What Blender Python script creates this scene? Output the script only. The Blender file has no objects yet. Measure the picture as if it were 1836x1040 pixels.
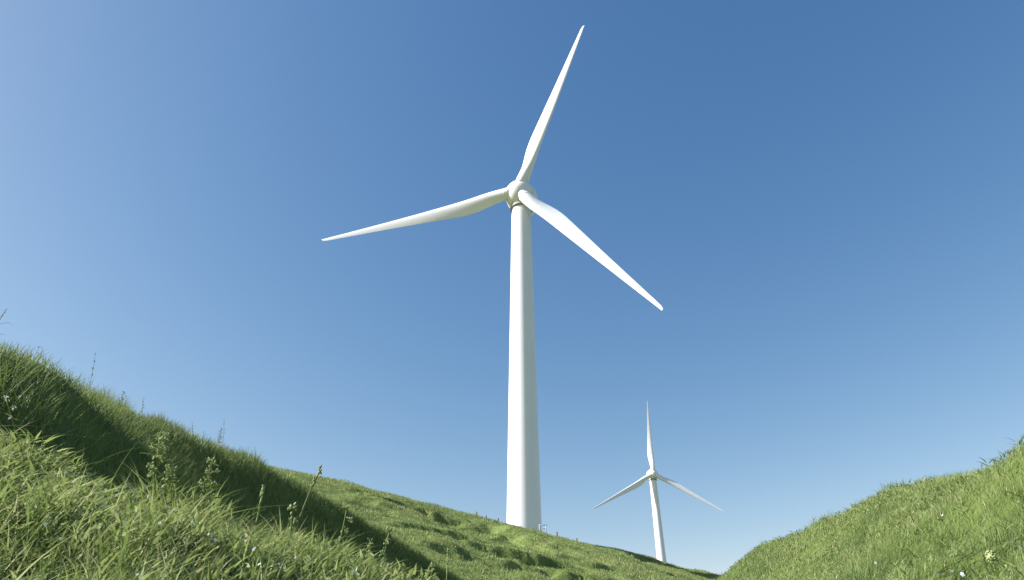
import bpy, bmesh, math, random
import numpy as np
from mathutils import Vector, Matrix

rng = np.random.default_rng(11)
random.seed(5)
scene = bpy.context.scene
COL = scene.collection
R = math.radians

# ------------------------------------------------------------------ camera
F, W0, H0 = 1180.0, 1836.0, 1040.0
PITCH = math.atan(F / 1980.0)
CP, SP = math.cos(PITCH), math.sin(PITCH)
cam_d = bpy.data.cameras.new('camera')
cam_d.sensor_width = 36.0
cam_d.lens = 36.0 * F / W0
cam_d.clip_start = 0.05
cam_d.clip_end = 12000
cam = bpy.data.objects.new('camera', cam_d)
COL.objects.link(cam)
cam.location = (0, 0, 0)
cam.rotation_euler = (math.pi / 2 + PITCH, 0, 0)
scene.camera = cam

def ray(px, py):
    x = (px - W0 / 2) / F
    z = (H0 / 2 - py) / F
    return np.array([x, CP - z * SP, SP + z * CP])

def at(px, py, d):
    """Point seen at photo pixel px,py at horizontal distance d from the viewpoint."""
    r = ray(px, py)
    return r * (d / math.hypot(r[0], r[1]))

# ------------------------------------------------------------------ noise
_T = np.random.default_rng(3).random((256, 256))
def vnoise(x, y):
    xi = np.floor(x).astype(int); yi = np.floor(y).astype(int)
    fx = x - xi; fy = y - yi
    fx = fx * fx * fx * (fx * (fx * 6 - 15) + 10); fy = fy * fy * fy * (fy * (fy * 6 - 15) + 10)
    a = _T[xi & 255, yi & 255]; b = _T[(xi + 1) & 255, yi & 255]
    c = _T[xi & 255, (yi + 1) & 255]; d = _T[(xi + 1) & 255, (yi + 1) & 255]
    return (a * (1 - fx) + b * fx) * (1 - fy) + (c * (1 - fx) + d * fx) * fy
def fbm(x, y, f=1.0, o=4):
    s = 0; amp = 1; t = 0
    for i in range(o):
        s = s + amp * (vnoise(x * f + 17.3 * i, y * f + 9.1 * i) - .5); t += amp
        amp *= .5; f *= 2.03
    return s / t * 2          # about -1..1
def smooth(t):
    t = np.clip(t, 0, 1); return t * t * (3 - 2 * t)
def smax(a, b, k):
    h = np.clip(.5 + .5 * (a - b) / k, 0, 1)
    return b * (1 - h) + a * h + k * h * (1 - h)

def crest(pts):
    """pts: world xyz polyline -> function giving (signed distance, +right, and crest height)."""
    P = np.array(pts, float)
    # Catmull-Rom refinement
    Q = []
    for i in range(len(P) - 1):
        p0 = P[max(i - 1, 0)]; p1 = P[i]; p2 = P[i + 1]; p3 = P[min(i + 2, len(P) - 1)]
        for t in np.linspace(0, 1, 7)[:-1]:
            Q.append(.5 * (2 * p1 + (p2 - p0) * t + (2 * p0 - 5 * p1 + 4 * p2 - p3) * t * t + (3 * p1 - p0 - 3 * p2 + p3) * t ** 3))
    Q.append(P[-1]); Q = np.array(Q)
    def fn(x, y):
        best = np.full(x.shape, 1e9); u = np.zeros(x.shape); zc = np.zeros(x.shape)
        for a, b in zip(Q[:-1], Q[1:]):
            d = b[:2] - a[:2]; L = d @ d
            t = np.clip(((x - a[0]) * d[0] + (y - a[1]) * d[1]) / L, 0, 1)
            ex = x - (a[0] + t * d[0]); ey = y - (a[1] + t * d[1])
            q = ex * ex + ey * ey
            m = q < best
            best = np.where(m, q, best)
            sgn = np.sign(ex * d[1] - ey * d[0])
            u = np.where(m, sgn * np.sqrt(q), u)
            zc = np.where(m, a[2] + t * (b[2] - a[2]), zc)
        return u, zc
    return fn
def roof(u, s, r):
    return s * (np.sqrt(u * u + r * r) - r)

# ------------------------------------------------------------------ the land
FLOOR = -1.1
_rc = crest([(-5.2, -6, -.6), (-5.4, -1, .1), (-5.7, 2.6, 1.5), at(-260, 585, 7.2), at(0, 678, 8.6), at(100, 708, 9.8), at(200, 742, 11.2),
             at(330, 788, 13.6), at(480, 846, 18), at(640, 932, 24), at(830, 1045, 33), at(990, 1150, 42)])
def h_ridge(x, y):
    u, zc = _rc(x, y)
    n = fbm(x, y, .45, 3) * .36 + fbm(x + 40, y, 1.4, 2) * .16
    drop = np.where(u > 0, roof(u, 1.2, .5 + 1.3 * smooth((11 - y) / 5)), roof(u, .16, 1.2))
    bulge = .30 * np.exp(-((u - 1.7) / .55) ** 2) * smooth((12 - y) / 5) * smooth((y - 3) / 3) * (.5 + fbm(x, y + 7, .5, 2))
    z = zc - drop + n * smooth(.3 + np.abs(u) / 2.6) * (1 - .45 * smooth((y - 9) / 5)) + bulge
    return smax(z, FLOOR + .2 + .12 * n, .5)

_bc = crest([(-6.5, 1.6, .75), (-4.2, 2.2, .85), at(0, 856, 3.6), at(200, 930, 3.3), at(420, 1015, 3.2), at(600, 1085, 3.5), at(740, 1140, 4.0), (.3, 5.2, -.35), (1.2, 6.6, -1.0)])
_l0, _l1 = at(-60, 955, 1.75), at(235, 1035, 1.85)
_ld = (_l1 - _l0)[:2] / np.linalg.norm((_l1 - _l0)[:2])
SHADE_STEP = (*((_l0 + _l1) / 2)[:2], _ld[1], -_ld[0])
def h_bank(x, y):
    u, zc = _bc(x, y)
    n = fbm(x + 5, y + 2, .9, 3) * .10 + fbm(x + 1, y + 6, 2.6, 2) * .075
    drop = np.where(u > 0, roof(u, .33, .35), roof(u, .9, .35))
    # step added to the bank at the left so its face falls in shade
    a = (x - SHADE_STEP[0]) * SHADE_STEP[2] + (y - SHADE_STEP[1]) * SHADE_STEP[3] + fbm(x + 2, y, 2.2, 2) * .10
    b = -(x - SHADE_STEP[0]) * SHADE_STEP[3] + (y - SHADE_STEP[1]) * SHADE_STEP[2]
    step = .20 * smooth(a / .13) * np.exp(-np.abs(b / .45) ** 4)
    return smax(zc - drop + n - step, FLOOR, .35)

_kc = crest([at(2600, 630, 6.4), at(2150, 730, 8), at(1836, 842, 10), at(1740, 861, 12), at(1650, 884, 14), at(1500, 942, 19), at(1400, 1008, 25), at(1330, 1056, 32), at(1285, 1082, 38), at(1160, 1100, 52)])
def h_right(x, y):
    u, zc = _kc(x, y)
    n = fbm(x + 60, y + 31, .33, 4) * .34 + fbm(x + 6, y + 3, 1.25, 2) * .17
    drop = np.where(u < 0, roof(u, .62, .9), roof(u, .22, 1.5))
    hol = 0
    for hx, hy, hr in HOLLOWS:
        rr = ((x - hx) ** 2 + (y - hy) ** 2) / hr ** 2
        hol = hol + .34 * np.exp(-rr) * hr
    z = zc - drop + n * smooth(.38 + np.abs(u) / 3) - hol
    return smax(z, FLOOR + .05, .6)
HOLLOWS = []

_mc = crest([at(150, 765, 96), at(330, 803, 90), at(480, 846, 87), at(640, 889, 89), at(800, 926, 95), at(937, 965, 111.6), at(1050, 984, 121), at(1180, 1016, 133), at(1285, 1050, 143), at(1450, 1090, 160)])
SCARPS = []
def h_mid(x, y):
    u, zc = _mc(x, y)
    n = fbm(x + 3, y + 80, .06, 4) * 1.0 + fbm(x, y, .30, 3) * .42
    drop = np.where(u > 0, roof(u, .40, 7.0), roof(u, .12, 8.0))
    z = zc - drop + n * smooth(.15 + np.abs(u) / 14)
    for (sx, sy, q, wb, dep, la, sh) in SCARPS:
        a = (x - sx) * q[0] + (y - sy) * q[1]; b = -(x - sx) * q[1] + (y - sy) * q[0]
        b = b + fbm(x * .7 + sx, y * .7, .5, 2) * 1.6
        a = a + fbm(x + sy, y + 9, .45, 3) * 1.7
        g = smooth(a / sh) * (1 - smooth((a - sh * .6) / la))
        z = z - .62 * dep * np.exp(-np.abs(b / wb) ** 3) * g
    return smax(z, .3 + FLOOR, 1.5)

T2 = (85.56, 402.2, 40.3)
def h_ground(x, y):
    z = FLOOR - .35 + fbm(x, y, .004, 3) * 6 * smooth((np.hypot(x, y) - 150) / 400)
    d = np.hypot(x - T2[0], (y - T2[1]) * .8)
    flat = smooth((150 - d) / 120)
    z = z * (1 - flat) + flat * T2[2]
    return z

def hit(px, py, hf, lift=0.0, d0=.4, d1=60, n=2500):
    r = ray(px, py); r = r / math.hypot(r[0], r[1])
    d = np.geomspace(d0, d1, n)
    z = hf(r[0] * d, r[1] * d) + lift
    k = np.nonzero(r[2] * d < z)[0]
    if len(k) == 0: return None
    return r * d[k[0]]

for px, py, hr in [(1790, 905, .6), (1730, 945, .5), (1660, 975, .6), (1690, 955, .35), (1520, 975, .5), (1560, 925, .4), (1600, 1000, .7), (1800, 1020, .5)]:
    p = hit(px, py, h_right)
    if p is not None: HOLLOWS.append((p[0], p[1], hr * (.6 + .05 * math.hypot(p[0], p[1]))))
_sc = []
for px, py, wpx, dep, la, sh, az in [(745, 916, 62, 1.9, 7, 1.0, -48), (800, 934, 40, 1.5, 6, .9, -45), (812, 952, 34, 1.3, 5, .8, -45), (765, 945, 30, 1.0, 5, .8, -45), (925, 985, 60, 2.2, 8, 1.1, -42), (955, 1006, 40, 1.8, 6, 1.0, -38), (872, 1000, 40, 1.4, 6, .9, -45),
                         (1130, 992, 50, 1.6, 7, .9, -35), (1088, 980, 26, 1.1, 5, .8, -35), (1030, 966, 18, .9, 4, .7, -40), (612, 872, 18, .9, 4, .7, -45), (655, 896, 28, 1.0, 4, .7, -45), (690, 908, 20, .8, 4, .7, -45),
                         (1030, 1026, 60, 1.7, 7, 1.0, -40), (700, 938, 24, .9, 4, .7, -45), (1065, 1006, 26, 1.0, 4, .7, -40), (840, 985, 34, .9, 4, .7, -45), (1000, 995, 26, .9, 4, .7, -40), (1180, 1024, 30, 1.0, 4, .7, -35),
                         (560, 866, 16, .7, 3, .6, -45), (900, 963, 22, .8, 4, .7, -45), (720, 882, 14, .6, 3, .6, -45), (780, 972, 22, .8, 3, .6, -45), (1110, 1022, 24, .9, 4, .7, -40), (985, 972, 18, .7, 3, .6, -40)]:
    az -= 12; p = hit(px, py, h_mid, d0=30, d1=200)
    if p is not None:
        m = math.hypot(p[0], p[1]) / F
        _sc.append((p[0], p[1], (math.cos(R(az)), math.sin(R(az))), wpx * m * 1.7, dep * .8, la * .8, sh * .7))
SCARPS.extend(_sc)
# long fold running down from the crest in front of the turbine
pa, pb = hit(838, 932, h_mid, d0=30, d1=200), hit(925, 974, h_mid, d0=30, d1=200)
if pa is not None and pb is not None:
    dv = (pb - pa)[:2]; L = np.linalg.norm(dv); dv /= L
    q = (-dv[1], dv[0]) if dv[0] * 0 - dv[1] > 0 else (dv[1], -dv[0])
    if q[0] < 0: q = (-q[0], -q[1])
    SCARPS.append(((pa[0] + pb[0]) / 2, (pa[1] + pb[1]) / 2, q, L * .62, 3.4, 6, 1.2))

# ------------------------------------------------------------------ materials
def new_mat(name):
    m = bpy.data.materials.new(name); m.use_nodes = True
    nt = m.node_tree; nt.nodes.clear()
    out = nt.nodes.new('ShaderNodeOutputMaterial')
    return m, nt, out
def ramp(nt, stops):
    n = nt.nodes.new('ShaderNodeValToRGB')
    e = n.color_ramp.elements
    while len(e) < len(stops): e.new(.5)
    for el, (p, c) in zip(e, stops):
        el.position = p; el.color = (*c, 1)
    return n
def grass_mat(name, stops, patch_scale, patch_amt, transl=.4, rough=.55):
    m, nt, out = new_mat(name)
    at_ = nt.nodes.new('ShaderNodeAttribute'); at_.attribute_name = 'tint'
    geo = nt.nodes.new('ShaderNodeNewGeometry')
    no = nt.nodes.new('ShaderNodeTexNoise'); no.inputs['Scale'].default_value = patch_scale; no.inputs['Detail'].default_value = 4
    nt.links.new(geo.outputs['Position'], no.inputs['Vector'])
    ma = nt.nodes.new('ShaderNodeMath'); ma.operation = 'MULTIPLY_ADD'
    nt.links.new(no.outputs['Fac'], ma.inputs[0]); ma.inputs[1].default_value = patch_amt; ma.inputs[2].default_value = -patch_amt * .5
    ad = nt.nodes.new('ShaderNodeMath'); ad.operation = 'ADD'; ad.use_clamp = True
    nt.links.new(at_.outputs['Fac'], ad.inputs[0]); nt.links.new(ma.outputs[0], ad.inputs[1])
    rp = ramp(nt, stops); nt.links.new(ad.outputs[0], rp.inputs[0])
    b = nt.nodes.new('ShaderNodeBsdfPrincipled'); b.inputs['Roughness'].default_value = rough
    b.inputs['Specular IOR Level'].default_value = .3
    t = nt.nodes.new('ShaderNodeBsdfTranslucent')
    nt.links.new(rp.outputs[0], b.inputs['Base Color'])
    nt.links.new(rp.outputs[0], t.inputs['Color'])
    mx = nt.nodes.new('ShaderNodeMixShader'); mx.inputs[0].default_value = transl
    nt.links.new(b.outputs[0], mx.inputs[1]); nt.links.new(t.outputs[0], mx.inputs[2])
    nt.links.new(mx.outputs[0], out.inputs['Surface'])
    return m
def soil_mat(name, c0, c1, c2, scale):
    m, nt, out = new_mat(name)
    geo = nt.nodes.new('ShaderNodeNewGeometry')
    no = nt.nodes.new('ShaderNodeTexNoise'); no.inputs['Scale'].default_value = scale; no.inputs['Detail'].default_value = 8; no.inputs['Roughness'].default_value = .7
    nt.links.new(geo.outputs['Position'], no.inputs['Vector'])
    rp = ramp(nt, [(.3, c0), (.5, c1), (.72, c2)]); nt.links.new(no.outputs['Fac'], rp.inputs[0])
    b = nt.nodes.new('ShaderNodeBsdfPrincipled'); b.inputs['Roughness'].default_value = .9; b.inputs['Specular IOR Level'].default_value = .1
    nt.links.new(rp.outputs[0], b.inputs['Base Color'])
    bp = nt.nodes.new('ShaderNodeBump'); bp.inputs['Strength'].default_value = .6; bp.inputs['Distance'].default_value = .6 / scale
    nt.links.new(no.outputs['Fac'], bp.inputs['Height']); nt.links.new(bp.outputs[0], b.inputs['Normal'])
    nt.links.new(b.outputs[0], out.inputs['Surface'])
    return m
def plain(name, c, rough=.6, var=.0, scale=3, spec=.4, transl=0):
    m, nt, out = new_mat(name)
    b = nt.nodes.new('ShaderNodeBsdfPrincipled'); b.inputs['Roughness'].default_value = rough; b.inputs['Specular IOR Level'].default_value = spec
    tc = nt.nodes.new('ShaderNodeTexCoord')
    no = nt.nodes.new('ShaderNodeTexNoise'); no.inputs['Scale'].default_value = scale; no.inputs['Detail'].default_value = 5
    nt.links.new(tc.outputs['Object'], no.inputs['Vector'])
    rp = ramp(nt, [(.25, tuple(v * (1 - var) for v in c)), (.75, tuple(min(1, v * (1 + var)) for v in c))])
    nt.links.new(no.outputs['Fac'], rp.inputs[0]); nt.links.new(rp.outputs[0], b.inputs['Base Color'])
    if transl:
        t = nt.nodes.new('ShaderNodeBsdfTranslucent'); nt.links.new(rp.outputs[0], t.inputs['Color'])
        mx = nt.nodes.new('ShaderNodeMixShader'); mx.inputs[0].default_value = transl
        nt.links.new(b.outputs[0], mx.inputs[1]); nt.links.new(t.outputs[0], mx.inputs[2]); nt.links.new(mx.outputs[0], out.inputs['Surface'])
    else:
        nt.links.new(b.outputs[0], out.inputs['Surface'])
    return m

G_NEAR = [(0, (.085, .145, .042)), (.4, (.19, .255, .078)), (.75, (.295, .355, .125)), (.93, (.37, .40, .19)), (1, (.44, .42, .25))]
G_RIDGE = [(0, (.065, .115, .034)), (.45, (.135, .195, .058)), (.8, (.22, .275, .09)), (1, (.30, .31, .14))]
G_RIGHT = [(0, (.085, .14, .042)), (.4, (.165, .23, .072)), (.75, (.24, .30, .108)), (.93, (.31, .345, .15)), (1, (.40, .38, .21))]
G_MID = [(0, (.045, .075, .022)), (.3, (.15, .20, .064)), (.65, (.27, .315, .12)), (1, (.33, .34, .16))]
M_near = grass_mat('grass_near', G_NEAR, .8, .35)
M_ridge = grass_mat('grass_ridge', G_RIDGE, .35, .45)
M_right = grass_mat('grass_right', G_RIGHT, .3, .55)
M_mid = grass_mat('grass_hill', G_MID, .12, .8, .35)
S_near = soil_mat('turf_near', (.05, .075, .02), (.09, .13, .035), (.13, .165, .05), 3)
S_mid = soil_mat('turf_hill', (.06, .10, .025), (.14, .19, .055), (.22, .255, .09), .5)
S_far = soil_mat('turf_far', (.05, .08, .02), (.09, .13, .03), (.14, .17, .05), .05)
M_white = plain('turbine_white_paint', (.70, .735, .79), .42, .025, .25, .45)
M_seam = plain('turbine_grey_seal', (.30, .31, .30), .6, .05, 1)
M_steel = plain('galvanised_steel', (.35, .36, .37), .5, .1, 8)
M_wood = plain('weathered_wood', (.12, .10, .075), .8, .3, 12)
M_stem = plain('weed_stem', (.17, .21, .06), .6, .2, 20, .3, .2)
M_leaf = plain('weed_leaf', (.15, .215, .05), .5, .25, 20, .3, .4)
M_bud = plain('weed_bud', (.36, .43, .20), .7, .2, 60, .2, .3)
M_dry = plain('dry_seed', (.38, .38, .20), .8, .25, 60, .1, .3)
M_dark = plain('dry_dark_seed', (.25, .23, .16), .8, .25, 60, .1, .2)
M_petal = plain('pale_petal', (.62, .66, .82), .6, .08, 60, .2, .3)
M_white_petal = plain('white_petal', (.75, .76, .70), .6, .08, 60, .2, .3)

# ------------------------------------------------------------------ helpers
def link(name, me, mat, parent=None):
    o = bpy.data.objects.new(name, me); COL.objects.link(o)
    if mat is not None: me.materials.append(mat)
    if parent is not None: o.parent = parent
    return o
def empty(name, loc, rz=0):
    o = bpy.data.objects.new(name, None); COL.objects.link(o)
    o.location = loc; o.rotation_euler = (0, 0, rz); o.empty_display_size = .2
    return o
def tag(o, label=None, cat=None, group=None, kind=None):
    if label: o['label'] = label
    if cat: o['category'] = cat
    if group: o['group'] = group
    if kind: o['kind'] = kind
    return o
def raw_mesh(name, V, quads, tris=None, smooth_=True):
    me = bpy.data.meshes.new(name)
    V = np.asarray(V, np.float32); quads = np.asarray(quads, np.int32).reshape(-1, 4)
    tris = np.zeros((0, 3), np.int32) if tris is None else np.asarray(tris, np.int32).reshape(-1, 3)
    nq, nt_ = len(quads), len(tris)
    me.vertices.add(len(V)); me.vertices.foreach_set('co', V.ravel())
    me.loops.add(nq * 4 + nt_ * 3); me.loops.foreach_set('vertex_index', np.concatenate([quads.ravel(), tris.ravel()]))
    me.polygons.add(nq + nt_)
    me.polygons.foreach_set('loop_start', np.concatenate([np.arange(nq) * 4, nq * 4 + np.arange(nt_) * 3]).astype(np.int32))
    me.polygons.foreach_set('use_smooth', np.full(nq + nt_, smooth_))
    me.update(calc_edges=True)
    return me
def terrain(name, hf, xs, ys, mat):
    X, Y = np.meshgrid(xs, ys)
    Z = hf(X, Y)
    V = np.stack([X.ravel(), Y.ravel(), Z.ravel()], 1)
    nx, ny = len(xs), len(ys)
    i = (np.arange(ny - 1)[:, None] * nx + np.arange(nx - 1)[None]).ravel()
    o = link(name, raw_mesh(name, V, np.stack([i, i + 1, i + nx + 1, i + nx], 1)), mat)
    return tag(o, kind='structure')

def in_view(p, m=.25):
    """rough frustum test with a generous margin, so that a step to the side still sees grass"""
    f = p[:, 1] * CP + p[:, 2] * SP
    sx = p[:, 0] / np.maximum(f, .01); sz = (-p[:, 1] * SP + p[:, 2] * CP) / np.maximum(f, .01)
    return (f > .15) & (np.abs(sx) < W0 / 2 / F + m + .5 / np.maximum(f, .3)) & (sz > -H0 / 2 / F - .18 - .25 / np.maximum(f, .3)) & (sz < .6)

def blades(name, base, hgt, wid, az, lean, curl, seg, mat, tint):
    """one mesh of tapering bent grass blades"""
    N = len(base); K = 2 * seg + 1
    V = np.empty((N, K, 3), np.float32)
    dx, dy = np.cos(az), np.sin(az)
    tw = rng.uniform(-1.1, 1.1, N)
    sx, sy = -np.sin(az + tw), np.cos(az + tw)
    for i in range(seg + 1):
        t = i / seg
        off = hgt * (lean * t + curl * t * t)
        up = hgt * (t - .45 * curl * t ** 2.5)
        px = base[:, 0] + dx * off; py = base[:, 1] + dy * off; pz = base[:, 2] + up
        if i == seg:
            V[:, 2 * seg] = np.stack([px, py, pz], 1)
        else:
            w = wid * .5 * (1 - t ** 1.6) * (.75 + .5 * min(t * 3, 1) * (1 - t))
            V[:, 2 * i] = np.stack([px - sx * w, py - sy * w, pz], 1)
            V[:, 2 * i + 1] = np.stack([px + sx * w, py + sy * w, pz], 1)
    b = (np.arange(N) * K)[:, None]
    q = np.concatenate([b + np.array([[2 * i, 2 * i + 1, 2 * i + 3, 2 * i + 2]]) for i in range(seg - 1)]) if seg > 1 else np.zeros((0, 4))
    t = b + np.array([[2 * seg - 2, 2 * seg - 1, 2 * seg]])
    me = raw_mesh(name, V.reshape(-1, 3), q, t)
    a = me.attributes.new('tint', 'FLOAT', 'POINT')
    a.data.foreach_set('value', np.repeat(tint, K).astype(np.float32))
    o = link(name, me, mat)
    return tag(o, kind='stuff')

def scatter(n, x0, x1, y0, y1, hf, keep=None, m=.25):
    x = rng.uniform(x0, x1, n); y = rng.uniform(y0, y1, n)
    if keep is not None:
        k = rng.random(n) < keep(x, y); x, y = x[k], y[k]
    p = np.stack([x, y, hf(x, y)], 1)
    return p[in_view(p, m)]

# ------------------------------------------------------------------ the setting
g = np.concatenate([-np.geomspace(4000, 12, 60), np.linspace(-10, 10, 9), np.geomspace(12, 4000, 60)])
terrain('ground', h_ground, g + 0, np.concatenate([-np.geomspace(3000, 12, 40), np.linspace(-10, 620, 90), np.geomspace(640, 6000, 30)]), S_far)
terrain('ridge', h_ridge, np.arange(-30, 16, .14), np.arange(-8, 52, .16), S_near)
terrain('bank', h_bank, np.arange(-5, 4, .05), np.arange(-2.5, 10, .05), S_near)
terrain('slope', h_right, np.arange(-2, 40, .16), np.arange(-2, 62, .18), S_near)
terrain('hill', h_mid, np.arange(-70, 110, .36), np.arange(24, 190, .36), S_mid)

GRASS = 1.0
# --- near bank: long arching blades
def keep_bank(x, y):
    u, _ = _bc(x, y)
    return np.where((u > -1.2) & (u < 2.6), 1, 0) * np.clip(.35 + .9 * vnoise(x * 3.1, y * 3.1), 0, 1) * np.clip(2.2 / np.hypot(x, y), .3, 1)
def hb(x, y): return h_bank(x, y)
p = scatter(int(300000 * GRASS), -3.6, 1.2, .1, 8.5, hb, keep_bank)
d = np.hypot(p[:, 0], p[:, 1]); p = p[d > .5]; N = len(p); d = np.hypot(p[:, 0], p[:, 1])
cl = np.clip(vnoise(p[:, 0] * 2.2 + 5, p[:, 1] * 2.2) * .6 + vnoise(p[:, 0] * 6.1 + 5, p[:, 1] * 6.1) * .7 - .12, 0, 1.2)
hg = rng.uniform(.06, .15, N) * (.5 + .95 * cl) * np.clip(d / 2.3, .28, 1.15)
az = rng.normal(.1, 1.6, N) + (vnoise(p[:, 0] * 3.3, p[:, 1] * 3.3 + 9) - .5) * 7
blades('grass', p, hg, rng.uniform(.0035, .0075, N) * np.clip(d / 2.2, .4, 1.2), az, rng.uniform(.1, .6, N), rng.uniform(.1, .9, N), 5, M_near, np.where(rng.random(N) < .05, 1.0, np.clip(rng.normal(.5, .25, N), 0, 1)))
print('bank', N)
# small broad herb leaves woven through the blades
k = rng.choice(N, 22000, replace=False); q = p[k] + np.column_stack([np.zeros(22000), np.zeros(22000), rng.uniform(.0, .10, 22000) * np.clip(d[k] / 2.3, .4, 1.1)])
blades('herb_leaves', q, rng.uniform(.02, .05, 22000) * np.clip(d[k] / 2.3, .35, 1.1), rng.uniform(.006, .014, 22000) * np.clip(d[k] / 2.3, .5, 1.2), rng.uniform(0, 6.28, 22000), rng.uniform(.3, 1.4, 22000), rng.uniform(.2, .9, 22000), 4, M_near, np.clip(rng.normal(.62, .2, 22000), 0, 1))
# a few longer arching leaves rising from the bank
k = rng.choice(N, 420, replace=False); q = p[k]; n2 = len(q)
blades('grass', q, rng.uniform(.14, .30, n2) * np.clip(1.0 - .35 * (q[:, 0] + 1.6), .5, 1.2), rng.uniform(.005, .009, n2), rng.normal(.1, .9, n2), rng.uniform(.15, .6, n2), rng.uniform(.3, 1.0, n2), 8, M_near, np.clip(rng.normal(.62, .2, n2), 0, 1))

# some very long leaves bowing out of the bank at the left
k = np.nonzero(p[:, 0] < -1.2)[0]; k = rng.choice(k, 46, replace=False); q = p[k]; n2 = 46
blades('grass', q, rng.uniform(.20, .38, n2), rng.uniform(.005, .009, n2), rng.normal(.1, .9, n2), rng.uniform(.3, .8, n2), rng.uniform(.5, 1.15, n2), 10, M_near, np.clip(rng.normal(.66, .18, n2), 0, 1))

# --- ridge
def keep_ridge(x, y):
    u, _ = _rc(x, y)
    return np.where((u > -2.2) & (u < 5.5), 1, 0) * np.clip(11 / np.hypot(x, y), .12, 1) * np.clip(.65 + .6 * vnoise(x * 1.1, y * 1.1 + 3), 0, 1)
p = scatter(int(800000 * GRASS), -13, 8, 2, 42, h_ridge, keep_ridge)
N = len(p); d = np.hypot(p[:, 0], p[:, 1]); cl = vnoise(p[:, 0] * 1.3, p[:, 1] * 1.3 + 4)
blades('grass', p, rng.uniform(.10, .25, N) * (.5 + 1.0 * cl), rng.uniform(.006, .011, N) * np.clip(d / 11, .8, 2.2), rng.uniform(0, 6.28, N), rng.uniform(.1, .5, N), rng.uniform(0, .7, N), 3, M_ridge, np.clip(rng.normal(.48, .2, N), 0, 1))
print('ridge', N)
# --- right slope
def keep_right(x, y):
    u, _ = _kc(x, y)
    return np.where((u > -7) & (u < 1.6), 1, 0) * np.clip(9 / np.hypot(x, y), .08, 1) ** 1.2 * np.clip(.7 + .5 * vnoise(x * 1.2 + 8, y * 1.2), 0, 1)
p = scatter(int(1150000 * GRASS), 1.5, 17, 2.5, 50, h_right, keep_right)
N = len(p); d = np.hypot(p[:, 0], p[:, 1]); cl = vnoise(p[:, 0] * 1.1 + 3, p[:, 1] * 1.1)
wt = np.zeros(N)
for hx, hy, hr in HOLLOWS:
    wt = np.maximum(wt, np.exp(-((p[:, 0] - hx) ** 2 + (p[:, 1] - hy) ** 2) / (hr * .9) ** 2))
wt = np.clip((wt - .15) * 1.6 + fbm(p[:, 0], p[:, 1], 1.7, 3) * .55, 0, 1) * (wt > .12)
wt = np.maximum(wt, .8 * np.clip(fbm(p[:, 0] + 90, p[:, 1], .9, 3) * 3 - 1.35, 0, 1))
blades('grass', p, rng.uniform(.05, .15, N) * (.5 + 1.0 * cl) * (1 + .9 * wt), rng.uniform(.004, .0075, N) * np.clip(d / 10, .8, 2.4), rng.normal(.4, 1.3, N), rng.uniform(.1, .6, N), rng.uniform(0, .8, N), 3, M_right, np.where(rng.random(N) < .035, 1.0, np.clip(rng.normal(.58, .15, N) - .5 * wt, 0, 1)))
kr = rng.choice(np.nonzero(_kc(p[:, 0], p[:, 1])[0] < -.5)[0], 26000, replace=False); q = p[kr] + np.column_stack([np.zeros(26000), np.zeros(26000), rng.uniform(0, .09, 26000)])
blades('herb_leaves', q, rng.uniform(.03, .08, 26000), rng.uniform(.010, .020, 26000) * np.clip(d[kr] / 10, .7, 2), rng.uniform(0, 6.28, 26000), rng.uniform(.3, 1.4, 26000), rng.uniform(.2, .9, 26000), 3, M_right, np.clip(rng.normal(.6, .2, 26000), 0, 1))
# --- hill behind
def keep_mid(x, y):
    u, _ = _mc(x, y)
    return np.where((u > -5) & (u < 62), 1, 0) * np.clip(75 / np.hypot(x, y), .2, 1) * np.clip(.3 + 1.0 * vnoise(x * .35, y * .35), 0, 1)
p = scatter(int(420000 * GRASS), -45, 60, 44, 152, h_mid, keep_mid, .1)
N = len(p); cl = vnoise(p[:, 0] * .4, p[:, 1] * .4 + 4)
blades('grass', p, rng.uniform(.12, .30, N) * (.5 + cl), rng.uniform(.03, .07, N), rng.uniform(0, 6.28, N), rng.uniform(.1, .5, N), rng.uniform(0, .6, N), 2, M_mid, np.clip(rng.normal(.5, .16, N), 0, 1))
print('mid', N)

# ------------------------------------------------------------------ wind turbines
def revolve(name, prof, axis, seg=64):
    """prof: list of (distance along axis, radius); closed at ends where radius is 0"""
    V, Q, T = [], [], []
    rings = []
    for a, r in prof:
        if r < 1e-6:
            V.append((0, a, 0) if axis == 'y' else (0, 0, a)); rings.append([len(V) - 1])
        else:
            ring = []
            for s in range(seg):
                c, n = math.cos(2 * math.pi * s / seg) * r, math.sin(2 * math.pi * s / seg) * r
                V.append((c, a, n) if axis == 'y' else (c, n, a)); ring.append(len(V) - 1)
            rings.append(ring)
    for A, B in zip(rings[:-1], rings[1:]):
        for s in range(seg):
            t = (s + 1) % seg
            if len(A) == 1: T.append((A[0], B[t], B[s]))
            elif len(B) == 1: T.append((A[s], A[t], B[0]))
            else: Q.append((A[s], A[t], B[t], B[s]))
    me = raw_mesh(name, V, Q, T)
    bm = bmesh.new(); bm.from_mesh(me); bmesh.ops.recalc_face_normals(bm, faces=bm.faces); bm.to_mesh(me); bm.free()
    return me
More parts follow.
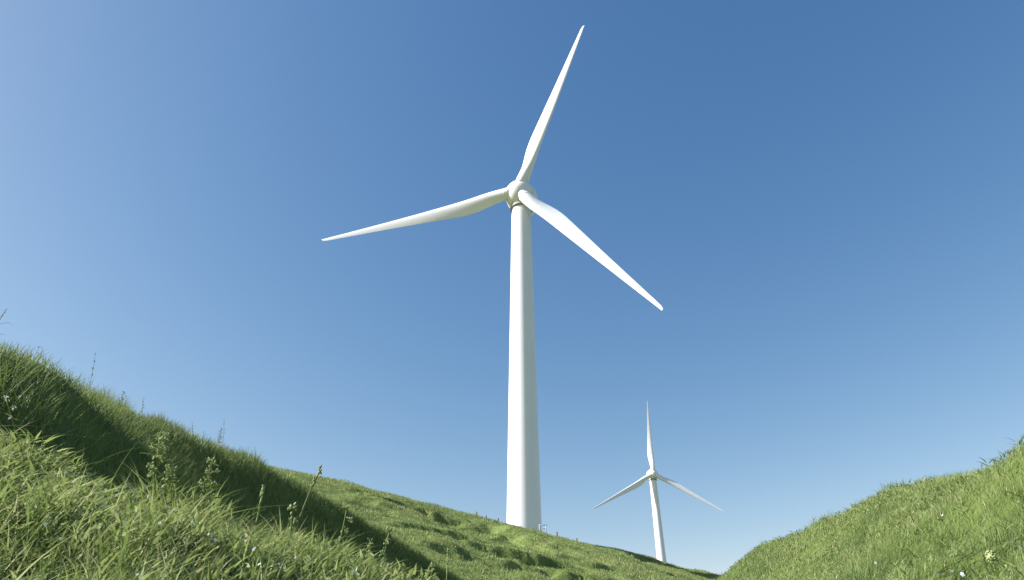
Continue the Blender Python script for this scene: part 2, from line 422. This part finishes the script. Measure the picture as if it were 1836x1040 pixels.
def blade_mesh():
    RAD = 45.0
    st = [(.030, 2.65, 2.65, 0, 1), (.065, 2.65, 2.6, 0, 1), (.10, 2.78, 2.3, 28, .75), (.15, 3.15, 1.8, 27, .42), (.20, 3.48, 1.4, 25, .15), (.25, 3.60, 1.12, 22, .03), (.30, 3.50, .95, 19, 0), (.38, 3.10, .75, 15, 0),
          (.48, 2.65, .55, 11, 0), (.58, 2.2, .44, 8, 0), (.68, 1.8, .34, 6, 0), (.78, 1.42, .26, 4, 0), (.87, 1.08, .19, 3, 0), (.94, .80, .13, 2, 0), (.98, .66, .11, 2, 0), (.995, .42, .08, 2, 0), (1.0, .12, .04, 2, 0)]
    # interpolate for a smooth skin
    s = np.array(st); rr = np.concatenate([np.linspace(.03, .94, 60), [.96, .975, .985, .992, .997, 1.0]])
    C = [np.interp(rr, s[:, 0], s[:, k]) for k in range(1, 5)]
    for k in range(4):
        w = np.convolve(np.pad(C[k][:60], 2, mode='edge'), [.1, .2, .4, .2, .1], 'valid'); C[k][:60] = w
    n = 28
    V = []
    for r, c, th, be, ci in zip(rr, *C):
        # leading edge runs straight from the root to the tip
        le = 1.34 * (1 - r) + .22 * r - .05 * math.sin(math.pi * r)
        a = R(be * .68)
        ex = np.array([math.cos(a), -math.sin(a)])      # towards leading edge, x and y
        ey = np.array([math.sin(a), math.cos(a)])       # towards the back face
        y0 = -(4.05) * r ** 1.25
        for k in range(n):
            ph = 2 * math.pi * k / n
            X = .5 * (1 + math.cos(ph))                  # 1 at leading edge, 0 at trailing edge
            xf = 1 - X
            yt = 5 * (.2969 * math.sqrt(max(xf, 0)) - .126 * xf - .3516 * xf ** 2 + .2843 * xf ** 3 - .1036 * xf ** 4)
            yf = th * yt * (1 if math.sin(ph) >= 0 else -1) * .98
            yc = th * .5 * math.sin(ph)
            yv = yf * (1 - ci) + yc * ci
            xv = le - c * xf
            xv = xv * (1 - ci) + (c * .5 * math.cos(ph)) * ci
            V.append((xv * ex[0] + yv * ey[0], y0 + xv * ex[1] + yv * ey[1], r * RAD))
    m = len(rr); Q = []
    for i in range(m - 1):
        for k in range(n):
            Q.append((i * n + k, i * n + (k + 1) % n, (i + 1) * n + (k + 1) % n, (i + 1) * n + k))
    me = raw_mesh('blade', V, Q)
    bm = bmesh.new(); bm.from_mesh(me); bm.verts.ensure_lookup_table()
    bm.faces.new([bm.verts[(m - 1) * n + k] for k in range(n)]); bm.faces.new([bm.verts[k] for k in range(n)])
    bmesh.ops.recalc_face_normals(bm, faces=bm.faces); bm.to_mesh(me); bm.free()
    for pl in me.polygons: pl.use_smooth = True
    return me
HUBH, DY = 68.4, 3.9          # nose height above the tower foot, nose to tower axis
def wind_turbine(loc, yaw, phase, label):
    root = empty('wind_turbine', loc, yaw)
    tag(root, label, 'wind turbine', 'white wind turbines')
    n = 40
    tw = link('tower', revolve('tower', [(-6, 2.86 + .07)] + [(66.2 * i / n, 2.86 + (2.02 - 2.86) * (i / n)) for i in range(n + 1)], 'z', 96), M_white, root)
    link('yaw_ring', revolve('yaw_ring', [(64.75, 2.1), (64.75, 2.34), (65.4, 2.40), (65.4, 2.06)], 'z', 72), M_seam, tw)
    nac = link('nacelle', revolve('nacelle', [(2.72, 0), (2.72, 2.6), (2.74, 3.04), (3.0, 3.18), (3.6, 3.3), (4.6, 3.36), (5.6, 3.28), (6.6, 3.04), (7.6, 2.6), (8.6, 2.1), (9.4, 1.5), (10.0, .85), (10.3, .35), (10.38, 0)], 'y', 72), M_white, root)
    nac.location = (0, -DY, HUBH)
    link('seal_ring', revolve('seal_ring', [(2.46, 2.6), (2.46, 2.84), (2.76, 2.84), (2.76, 2.6)], 'y', 72), M_seam, nac)
    hub = link('hub', revolve('hub', [(-.1, 0), (-.07, .4), (.03, .85), (.22, 1.35), (.48, 1.8), (.85, 2.25), (1.25, 2.58), (1.7, 2.82), (2.12, 2.94), (2.42, 2.98), (2.52, 2.92), (2.54, 2.6), (2.54, 0)], 'y', 72), M_white, root)
    hub.location = (0, -DY, HUBH)
    for k in range(3):
        c = link('blade_collar', COLLAR, None, hub); c.location = (0, 1.7, 0); c.rotation_euler = (0, math.pi / 2 - R(phase) - k * 2 * math.pi / 3, 0)
        b = link('blade', BLADE, None, hub)
        b.location = (0, 1.7, 0)
        b.rotation_euler = (0, math.pi / 2 - R(phase) - k * 2 * math.pi / 3, 0)
    return root
BLADE = blade_mesh(); BLADE.materials.append(M_white)
COLLAR = revolve('blade_collar', [(2.3, 1.1), (2.3, 1.37), (2.96, 1.40), (3.0, 1.38), (3.0, 1.1)], 'z', 48); COLLAR.materials.append(M_white)
T1 = (1.97, 111.6, 21.45)
wind_turbine(T1, R(-18.9), 66.84, 'large white three-bladed turbine towering over the hill in the middle')
wind_turbine(T2, R(4.0), 89.57, 'small distant white turbine with one blade straight up beyond the hill')

# ------------------------------------------------------------------ posts and rail by the tower
def bar(bm, a, b, r, seg=8, r2=None):
    a, b = Vector(a), Vector(b); d = b - a
    mtx = Matrix.Translation((a + b) / 2) @ d.to_track_quat('Z', 'Y').to_matrix().to_4x4()
    bmesh.ops.create_cone(bm, cap_ends=True, segments=seg, radius1=r, radius2=r if r2 is None else r2, depth=d.length, matrix=mtx)
def bm_obj(name, bm, mat, parent=None):
    me = bpy.data.meshes.new(name); bm.to_mesh(me); bm.free()
    for pl in me.polygons: pl.use_smooth = True
    return link(name, me, mat, parent)
def crest_at(px, d0=70, d1=180):
    # where the hill's skyline lies in the direction of a photo column
    r = ray(px, 950); r = r[:2] / math.hypot(r[0], r[1])
    d = np.linspace(d0, d1, 600); z = h_mid(r[0] * d, r[1] * d)
    i = int(np.argmax(z / d)); return np.array([r[0] * d[i], r[1] * d[i], z[i]])
def hm(x, y): return float(h_mid(np.array([x]), np.array([y]))[0])
for px, dd, hh, lab in [(853.5, 99.5, .45, 'short dark wooden post on the hill crest, farthest of three left of the tower'), (871, 102, .36, 'short dark wooden post on the hill crest, middle of three left of the tower'),
                        (893, 105, .42, 'short dark wooden post on the hill crest nearest the tower on its left'), (998, 116.5, .5, 'lone short dark post on the hill crest right of the tower and rail'),
                        (1033, 119, .3, 'stubby dark post low on the crest between the two turbines')]:
    q = crest_at(px); z = q[2]
    bm = bmesh.new(); bar(bm, (0, 0, -.3), (random.uniform(-.04, .04), 0, hh), .11, 8, .09)
    bmesh.ops.create_icosphere(bm, subdivisions=1, radius=.10, matrix=Matrix.Translation((0, 0, hh)))
    o = bm_obj('fence_post', bm, M_wood); o.location = (q[0], q[1], z)
    tag(o, lab, 'post', 'short posts along the hill crest')
q = crest_at(973); z = q[2]
rail = tag(empty('handrail', (q[0], q[1], z)), 'small grey metal handrail beside the foot of the large tower', 'handrail')
for s in (-.45, .45):
    bm = bmesh.new(); bar(bm, (s, 0, -.4), (s, 0, 1.0), .07); bm_obj('post', bm, M_steel, rail)
bm = bmesh.new(); bar(bm, (-.6, 0, 1.0), (.6, 0, 1.0), .06); bm_obj('top_rail', bm, M_steel, rail)
bm = bmesh.new(); bar(bm, (-.45, 0, .5), (.45, 0, .5), .05); bm_obj('lower_rail', bm, M_steel, rail)

# ------------------------------------------------------------------ weeds and wild flowers
def tube(bm, pts, r0, r1, seg=5):
    rings = []
    for i, p_ in enumerate(pts):
        t = i / (len(pts) - 1); r = r0 + (r1 - r0) * t
        dv = (pts[min(i + 1, len(pts) - 1)] - pts[max(i - 1, 0)]).normalized()
        m = dv.to_track_quat('Z', 'Y').to_matrix()
        rings.append([bm.verts.new(p_ + m @ Vector((math.cos(2 * math.pi * s / seg) * r, math.sin(2 * math.pi * s / seg) * r, 0))) for s in range(seg)])
    for A, B in zip(rings[:-1], rings[1:]):
        for s in range(seg): bm.faces.new((A[s], A[(s + 1) % seg], B[(s + 1) % seg], B[s]))
    bm.faces.new(rings[-1]); bm.faces.new(rings[0][::-1])
def leaf(bm, base, d, L, w, droop=.4, seg=5):
    d = Vector(d).normalized(); side = d.cross(Vector((0, 0, 1)))
    if side.length < .05: side = Vector((1, 0, 0))
    side.normalize(); prev = None
    for i in range(seg + 1):
        t = i / seg
        c = base + d * L * t + Vector((0, 0, -droop * L * t * t))
        ww = w * .5 * math.sin(math.pi * (.12 + .88 * t)) if i < seg else .0003
        cur = (bm.verts.new(c - side * ww), bm.verts.new(c + side * ww + Vector((0, 0, .15 * ww))))
        if prev: bm.faces.new((prev[0], prev[1], cur[1], cur[0]))
        prev = cur
def bud(bm, c, r, el=1.4):
    bmesh.ops.create_icosphere(bm, subdivisions=1, radius=1, matrix=Matrix.Translation(c) @ Matrix.Rotation(random.uniform(0, 3), 4, 'Z') @ Matrix.Rotation(random.uniform(-.6, .6), 4, 'X') @ Matrix.Diagonal((r, r, r * el, 1)))
def curve_pts(a, b, bow, n=9):
    a, b = Vector(a), Vector(b)
    return [a.lerp(b, i / n) + bow * math.sin(math.pi * i / n) for i in range(n + 1)]

def head(bm, e, s):
    # an open cluster of little buds and leaflets round one tip
    for k in range(6):
        bud(bm, e + Vector([random.gauss(0, .0065 * s) for _ in range(3)]), random.uniform(.0022, .0042) * s, 1.5)
    for k in range(7):
        leaf(bm, e + Vector([random.gauss(0, .005 * s) for _ in range(3)]), (random.gauss(0, 1), random.gauss(0, 1), random.uniform(-.2, 1)), random.uniform(.010, .022) * s, .006 * s, .3, 3)

def weed(top, foot, hf, d, label, kind, s=1.0, mats=None, group='tall weeds standing out of the near grass'):
    """a tall stalk: top = photo pixel of its tip, foot = pixel column where it grows, d = distance"""
    if hf is h_bank:
        d = float(np.interp(foot, [0, 200, 420, 600, 740, 820], [3.5, 3.2, 3.1, 3.4, 3.9, 4.3])) - .12; s = s * 1.15
    b = at(foot, {h_ridge: top[1] + 55, h_right: top[1] + 40}.get(hf, 960), d); z0 = float(hf(np.array([b[0]]), np.array([b[1]]))[0]) - .02
    tp = at(top[0], top[1], d)
    root = tag(empty({'grass': 'grass_stalk'}.get(kind, 'weed_stalk'), (b[0], b[1], z0)), label, 'weed' if kind != 'grass' else 'grass stalk', group)
    T = Vector((tp[0] - b[0], tp[1] - b[1], tp[2] - z0)); H = T.length
    bow = Vector((random.uniform(-.05, .05) * H, random.uniform(-.05, .05) * H, 0))
    pts = curve_pts((0, 0, 0), T, bow)
    def on(t):
        f = t * (len(pts) - 1); i = min(int(f), len(pts) - 2); return pts[i].lerp(pts[i + 1], f - i)
    ms, ml, mb = mats or (M_stem, M_leaf, M_bud)
    bm = bmesh.new(); tube(bm, pts, .0042 * s, .002 * s)
    heads = []
    if kind == 'branch':
        for k in range(12):
            t = .34 + .62 * k / 12; a = k * 2.4 + random.uniform(-.5, .5)
            L = (.17 - .11 * k / 12) * min(H, .42) * random.uniform(.7, 1.2)
            e = on(t) + Vector((math.cos(a) * L * .7, math.sin(a) * L * .7, L))
            tube(bm, curve_pts(on(t), e, Vector((math.cos(a), math.sin(a), -.6)) * L * .12, 4), .0014 * s, .0008 * s, 4); heads.append(e)
        heads.append(T)
    stem = bm_obj('stem', bm, ms, root)
    bm = bmesh.new()
    nl = {'branch': 10, 'grass': 3, 'seed': 3, 'wisp': 3, 'bud': 5, 'puff': 7}[kind]
    for k in range(nl):
        t = random.uniform(.12, .75); a = random.uniform(0, 6.28) if k else 0
        if kind in ('grass', 'seed'): leaf(bm, on(t), (math.cos(a), math.sin(a), 1.1), random.uniform(.3, .5) * H, .008 * s, .75, 7)
        else: leaf(bm, on(t), (math.cos(a), math.sin(a), .5), random.uniform(.05, .09) * s, .016 * s, .3)
    bm_obj('leaves', bm, ml, root)
    if kind == 'branch':
        for e in heads:
            bm = bmesh.new(); head(bm, e, s)
            bm_obj('flower_head', bm, mb, root)
    elif kind in ('grass', 'seed'):
        bm = bmesh.new(); n = 22 if kind == 'seed' else 16
        hl = .2 if kind == 'seed' else .24
        for k in range(n):
            t = 1 - hl * k / n; w = (.010 if kind == 'seed' else .004) * s * math.sin(math.pi * min(1, (k + 2) / (n + 2)))
            bud(bm, on(t) + Vector((random.uniform(-w, w), random.uniform(-w, w), 0)), random.uniform(.0024, .0036) * s, 2.3)
        bm_obj('seed_head', bm, mb, root)
    elif kind == 'puff':
        bm = bmesh.new(); bud(bm, T, .017 * s, 1.25)
        for j in range(60):
            v = Vector([random.gauss(0, 1) for _ in range(3)]).normalized(); v.z *= 1.25
            bud(bm, T + v * .017 * s, .0032 * s, 1.2)
        bm_obj('flower_head', bm, mb, root)
    elif kind in ('wisp', 'bud'):
        for k in range(5 if kind == 'wisp' else 3):
            bm = bmesh.new(); e = on(1 - .13 * k) + Vector((random.gauss(0, .012 * s), random.gauss(0, .012 * s), 0)) * (k > 0)
            head(bm, e, s)
            bm_obj('flower_head', bm, mb, root)
    return root

weed((286, 778), 262, h_bank, 2.95, 'tall branching weed with pale buds against the dark slope, left of the other branching one', 'branch')
weed((378, 826), 345, h_bank, 3.2, 'tall branching weed with pale buds leaning right, in front of the darkest shade', 'branch')
weed((304, 838), 285, h_bank, 2.9, 'short bushy weed of pale buds between the two tall branching weeds', 'branch', .9)
weed((10, 713), 16, h_bank, 2.1, 'weed with pale flowers at its tip by the left edge', 'bud', .6, (M_stem, M_leaf, M_white_petal))
weed((472, 872), 452, h_bank, 3.6, 'upright grass stalk with a bent leaf, left of the seed-headed stalk', 'grass', 1.2)
weed((576, 836), 520, h_bank, 3.8, 'long leaning stalk whose pale seed head stands against the sky', 'seed', 1.2, (M_stem, M_leaf, M_dry))
weed((524, 912), 526, h_bank, 3.7, 'short thick budding stalk below the long leaning seed stalk', 'bud', 1.3)
weed((622, 910), 584, h_bank, 4.1, 'thin stalk of small buds leaning right across the shaded slope', 'wisp', 1.1, (M_stem, M_leaf, M_bud))
weed((698, 952), 690, h_bank, 4.6, 'upright stalk of pale buds over the lower edge of the shade', 'wisp', 1.2, (M_stem, M_leaf, M_bud))
weed((664, 975), 672, h_bank, 4.5, 'pale leafy sprig just left of the upright bud stalk', 'bud', 1.2)
weed((776, 1012), 774, h_bank, 5.0, 'low forked sprig of pale buds at the bottom edge of the shade', 'branch', .9)
weed((803, 984), 800, h_bank, 5.3, 'lone thin stalk with one pale tip before the sunny hill', 'grass', 1.0)
weed((160, 850), 150, h_bank, 2.5, 'green grass stalk rising from the brightest near grass', 'grass', 1.0)
weed((228, 870), 226, h_bank, 2.7, 'dark green upright stalk in the near grass below the bushy weed', 'grass', 1.2)

def crest_d(px): return float(np.interp(px, [-60, 0, 100, 200, 330, 480, 640], [8.2, 8.7, 9.9, 11.3, 13.7, 18, 24]))
def crest_weed(px, py, foot, label, kind='wisp', s=.95):
    return weed((px, py), foot, h_ridge, crest_d(foot), label, kind, s, (M_dark, M_leaf, M_dark), 'thin weeds along the ridge crest')
crest_weed(12, 553, -30, 'drooping dark seed head against the sky at the left edge', 'seed', .95)
crest_weed(171, 634, 160, 'thin bare weed leaning right on the upper ridge crest')
crest_weed(258, 714, 253, 'fine dark weed on the ridge crest above the branching weed')
crest_weed(344, 758, 341, 'slender dark weed on the ridge crest, shorter one beside the tallest tuft', s=1.0)
crest_weed(397, 768, 390, 'tall leafy dark weed on the ridge crest, clear against the sky', 'branch', 1.3)
crest_weed(402, 752, 399, 'tallest thin weed on the ridge crest rising behind the leafy one', s=1.0)
crest_weed(365, 774, 363, 'small dark weed on the ridge crest just left of the leafy one', s=.9)
crest_weed(457, 802, 455, 'little dark weed low on the ridge crest near its meeting with the hill', s=1.0)
crest_weed(221, 702, 217, 'bushy dark sprig on the ridge crest below the bare leaning weed', 'branch', 1.0)
crest_weed(70, 622, 62, 'dark stalk among the sunlit grass on the left ridge top', s=.9)
# fuzz of thinner weeds that nobody could count
n = 3200
pxs = rng.uniform(-30, 500, n); u_ = rng.normal(-.1, .45, n)
pos = []
for a, b in zip(pxs, u_):
    c = at(a, 800, crest_d(a) + b); pos.append((c[0], c[1]))
pos = np.array(pos); pz = h_ridge(pos[:, 0], pos[:, 1]); P = np.column_stack([pos, pz])
cl = vnoise(pxs * .05, pxs * 0 + .5)
kk = cl > .38; P = P[kk]; n = len(P)
blades('weeds', P, rng.uniform(.12, .36, n) * (.3 + .9 * cl[kk]), rng.uniform(.006, .012, n), rng.uniform(0, 6.28, n), rng.uniform(0, .35, n), rng.uniform(0, .3, n), 4, M_dark, np.full(n, .5))

# right slope: pale bud and wispy grasses on its crest
def rs(px, py, d, foot, label, kind, s, mats): return weed((px, py), foot, h_right, d, label, kind, s, mats, 'weeds on the right slope')
_p = hit(1778, 1010, h_right, .12)
if _p is not None: rs(1777, 998, math.hypot(_p[0], _p[1]), 1786, 'round fluffy pale bud on a dark leafy stem low on the right slope', 'puff', 1.35, (M_stem, M_leaf, M_bud))
rs(1824, 792, 9.9, 1820, 'wispy pale grass stalk on the right slope crest at the edge', 'grass', .9, (M_dry, M_leaf, M_dry))
rs(1806, 800, 10.2, 1810, 'second wispy pale stalk on the right slope crest, leaning left', 'grass', .9, (M_dry, M_leaf, M_dry))

def flower_mesh(r):
    bm = bmesh.new()
    for k in range(5):
        a = k * 2 * math.pi / 5
        c = Vector((math.cos(a), math.sin(a), .25)); s_ = Vector((-math.sin(a), math.cos(a), 0))
        v = [bm.verts.new(Vector((0, 0, 0))), bm.verts.new(c * r * .6 - s_ * r * .33), bm.verts.new(c * r), bm.verts.new(c * r * .6 + s_ * r * .33)]
        bm.faces.new(v)
    bmesh.ops.create_icosphere(bm, subdivisions=1, radius=r * .2, matrix=Matrix.Translation((0, 0, r * .08)))
    me = bpy.data.meshes.new('wildflower'); bm.to_mesh(me); bm.free(); me.materials.append(M_petal); return me
FL = [flower_mesh(.004), flower_mesh(.0055), flower_mesh(.013)]
for px, py in [(82, 940), (90, 928), (108, 966), (184, 908), (210, 880), (238, 900), (266, 890), (272, 895), (304, 910), (276, 925), (286, 938), (345, 935), (348, 940), (374, 958), (380, 962), (386, 968), (350, 975), (430, 965), (440, 970), (455, 985), (463, 1005), (465, 1012), (500, 1012), (503, 1018), (530, 1000), (640, 1020), (633, 1026), (118, 848), (64, 905), (246, 1030)]:
    q = hit(px, py, h_bank, .16, .8, 12)
    if q is None: continue
    o = bpy.data.objects.new('wildflower', FL[random.randint(0, 1)]); COL.objects.link(o)
    o.location = q; o.rotation_euler = (R(60) + random.uniform(-.5, .5), random.uniform(-.4, .4), random.uniform(0, 6))
    tag(o, 'tiny pale blue wildflower among the near grass', 'wildflower', 'pale blue wildflowers in the near grass')
for px, py in [(1690, 924), (1708, 1025), (1725, 1030), (1815, 972), (1828, 980), (1682, 1030), (1570, 1010), (1500, 1018), (1635, 940)]:
    q = hit(px, py, h_right, .14, 1, 40)
    if q is None: continue
    o = bpy.data.objects.new('wildflower', FL[2]); COL.objects.link(o)
    o.location = q; o.rotation_euler = (R(60) + random.uniform(-.4, .4), random.uniform(-.4, .4), random.uniform(0, 6))
    tag(o, 'tiny whitish wildflower in the grass of the right slope', 'wildflower', 'whitish wildflowers on the right slope')

# ------------------------------------------------------------------ light
SUN_EL, SUN_AZ = R(36), R(-97)          # azimuth clockwise from +Y
w = bpy.data.worlds.new('World'); scene.world = w; w.use_nodes = True
nt = w.node_tree; nt.nodes.clear()
sky = nt.nodes.new('ShaderNodeTexSky'); sky.sky_type = 'NISHITA'; sky.sun_disc = False
sky.sun_elevation = SUN_EL; sky.sun_rotation = SUN_AZ % (2 * math.pi)
sky.altitude = 0; sky.air_density = 1.0; sky.dust_density = .6; sky.ozone_density = 3
bg = nt.nodes.new('ShaderNodeBackground'); bg.inputs['Strength'].default_value = .1
wo = nt.nodes.new('ShaderNodeOutputWorld')
# film response of the photograph to the sky light, channel by channel
sep = nt.nodes.new('ShaderNodeSeparateColor'); com = nt.nodes.new('ShaderNodeCombineColor')
nt.links.new(sky.outputs[0], sep.inputs[0])
for k_, (gma, mul) in enumerate([(1.38, .645), (1.02, .770), (.73, 1.071)]):
    pw = nt.nodes.new('ShaderNodeMath'); pw.operation = 'POWER'; pw.inputs[1].default_value = gma
    ml_ = nt.nodes.new('ShaderNodeMath'); ml_.operation = 'MULTIPLY'; ml_.inputs[1].default_value = mul
    nt.links.new(sep.outputs[k_], pw.inputs[0]); nt.links.new(pw.outputs[0], ml_.inputs[0]); nt.links.new(ml_.outputs[0], com.inputs[k_])
nt.links.new(com.outputs[0], bg.inputs['Color']); nt.links.new(bg.outputs[0], wo.inputs['Surface'])
sd = bpy.data.lights.new('sun', 'SUN'); sd.energy = 5.0; sd.angle = R(.53); sd.color = (1, .97, .91)
so = bpy.data.objects.new('sun', sd); COL.objects.link(so)
L = Vector((math.sin(SUN_AZ) * math.cos(SUN_EL), math.cos(SUN_AZ) * math.cos(SUN_EL), math.sin(SUN_EL)))
so.rotation_euler = L.to_track_quat('Z', 'Y').to_euler(); so.location = (-50, -20, 60)

vs = scene.view_settings
vs.view_transform = 'Standard'; vs.look = 'None'; vs.gamma = 1; vs.use_curve_mapping = False; vs.exposure = 1.15
scene.render.engine = 'CYCLES'
scene.cycles.max_bounces = 6; scene.cycles.transmission_bounces = 4; scene.cycles.use_denoising = True
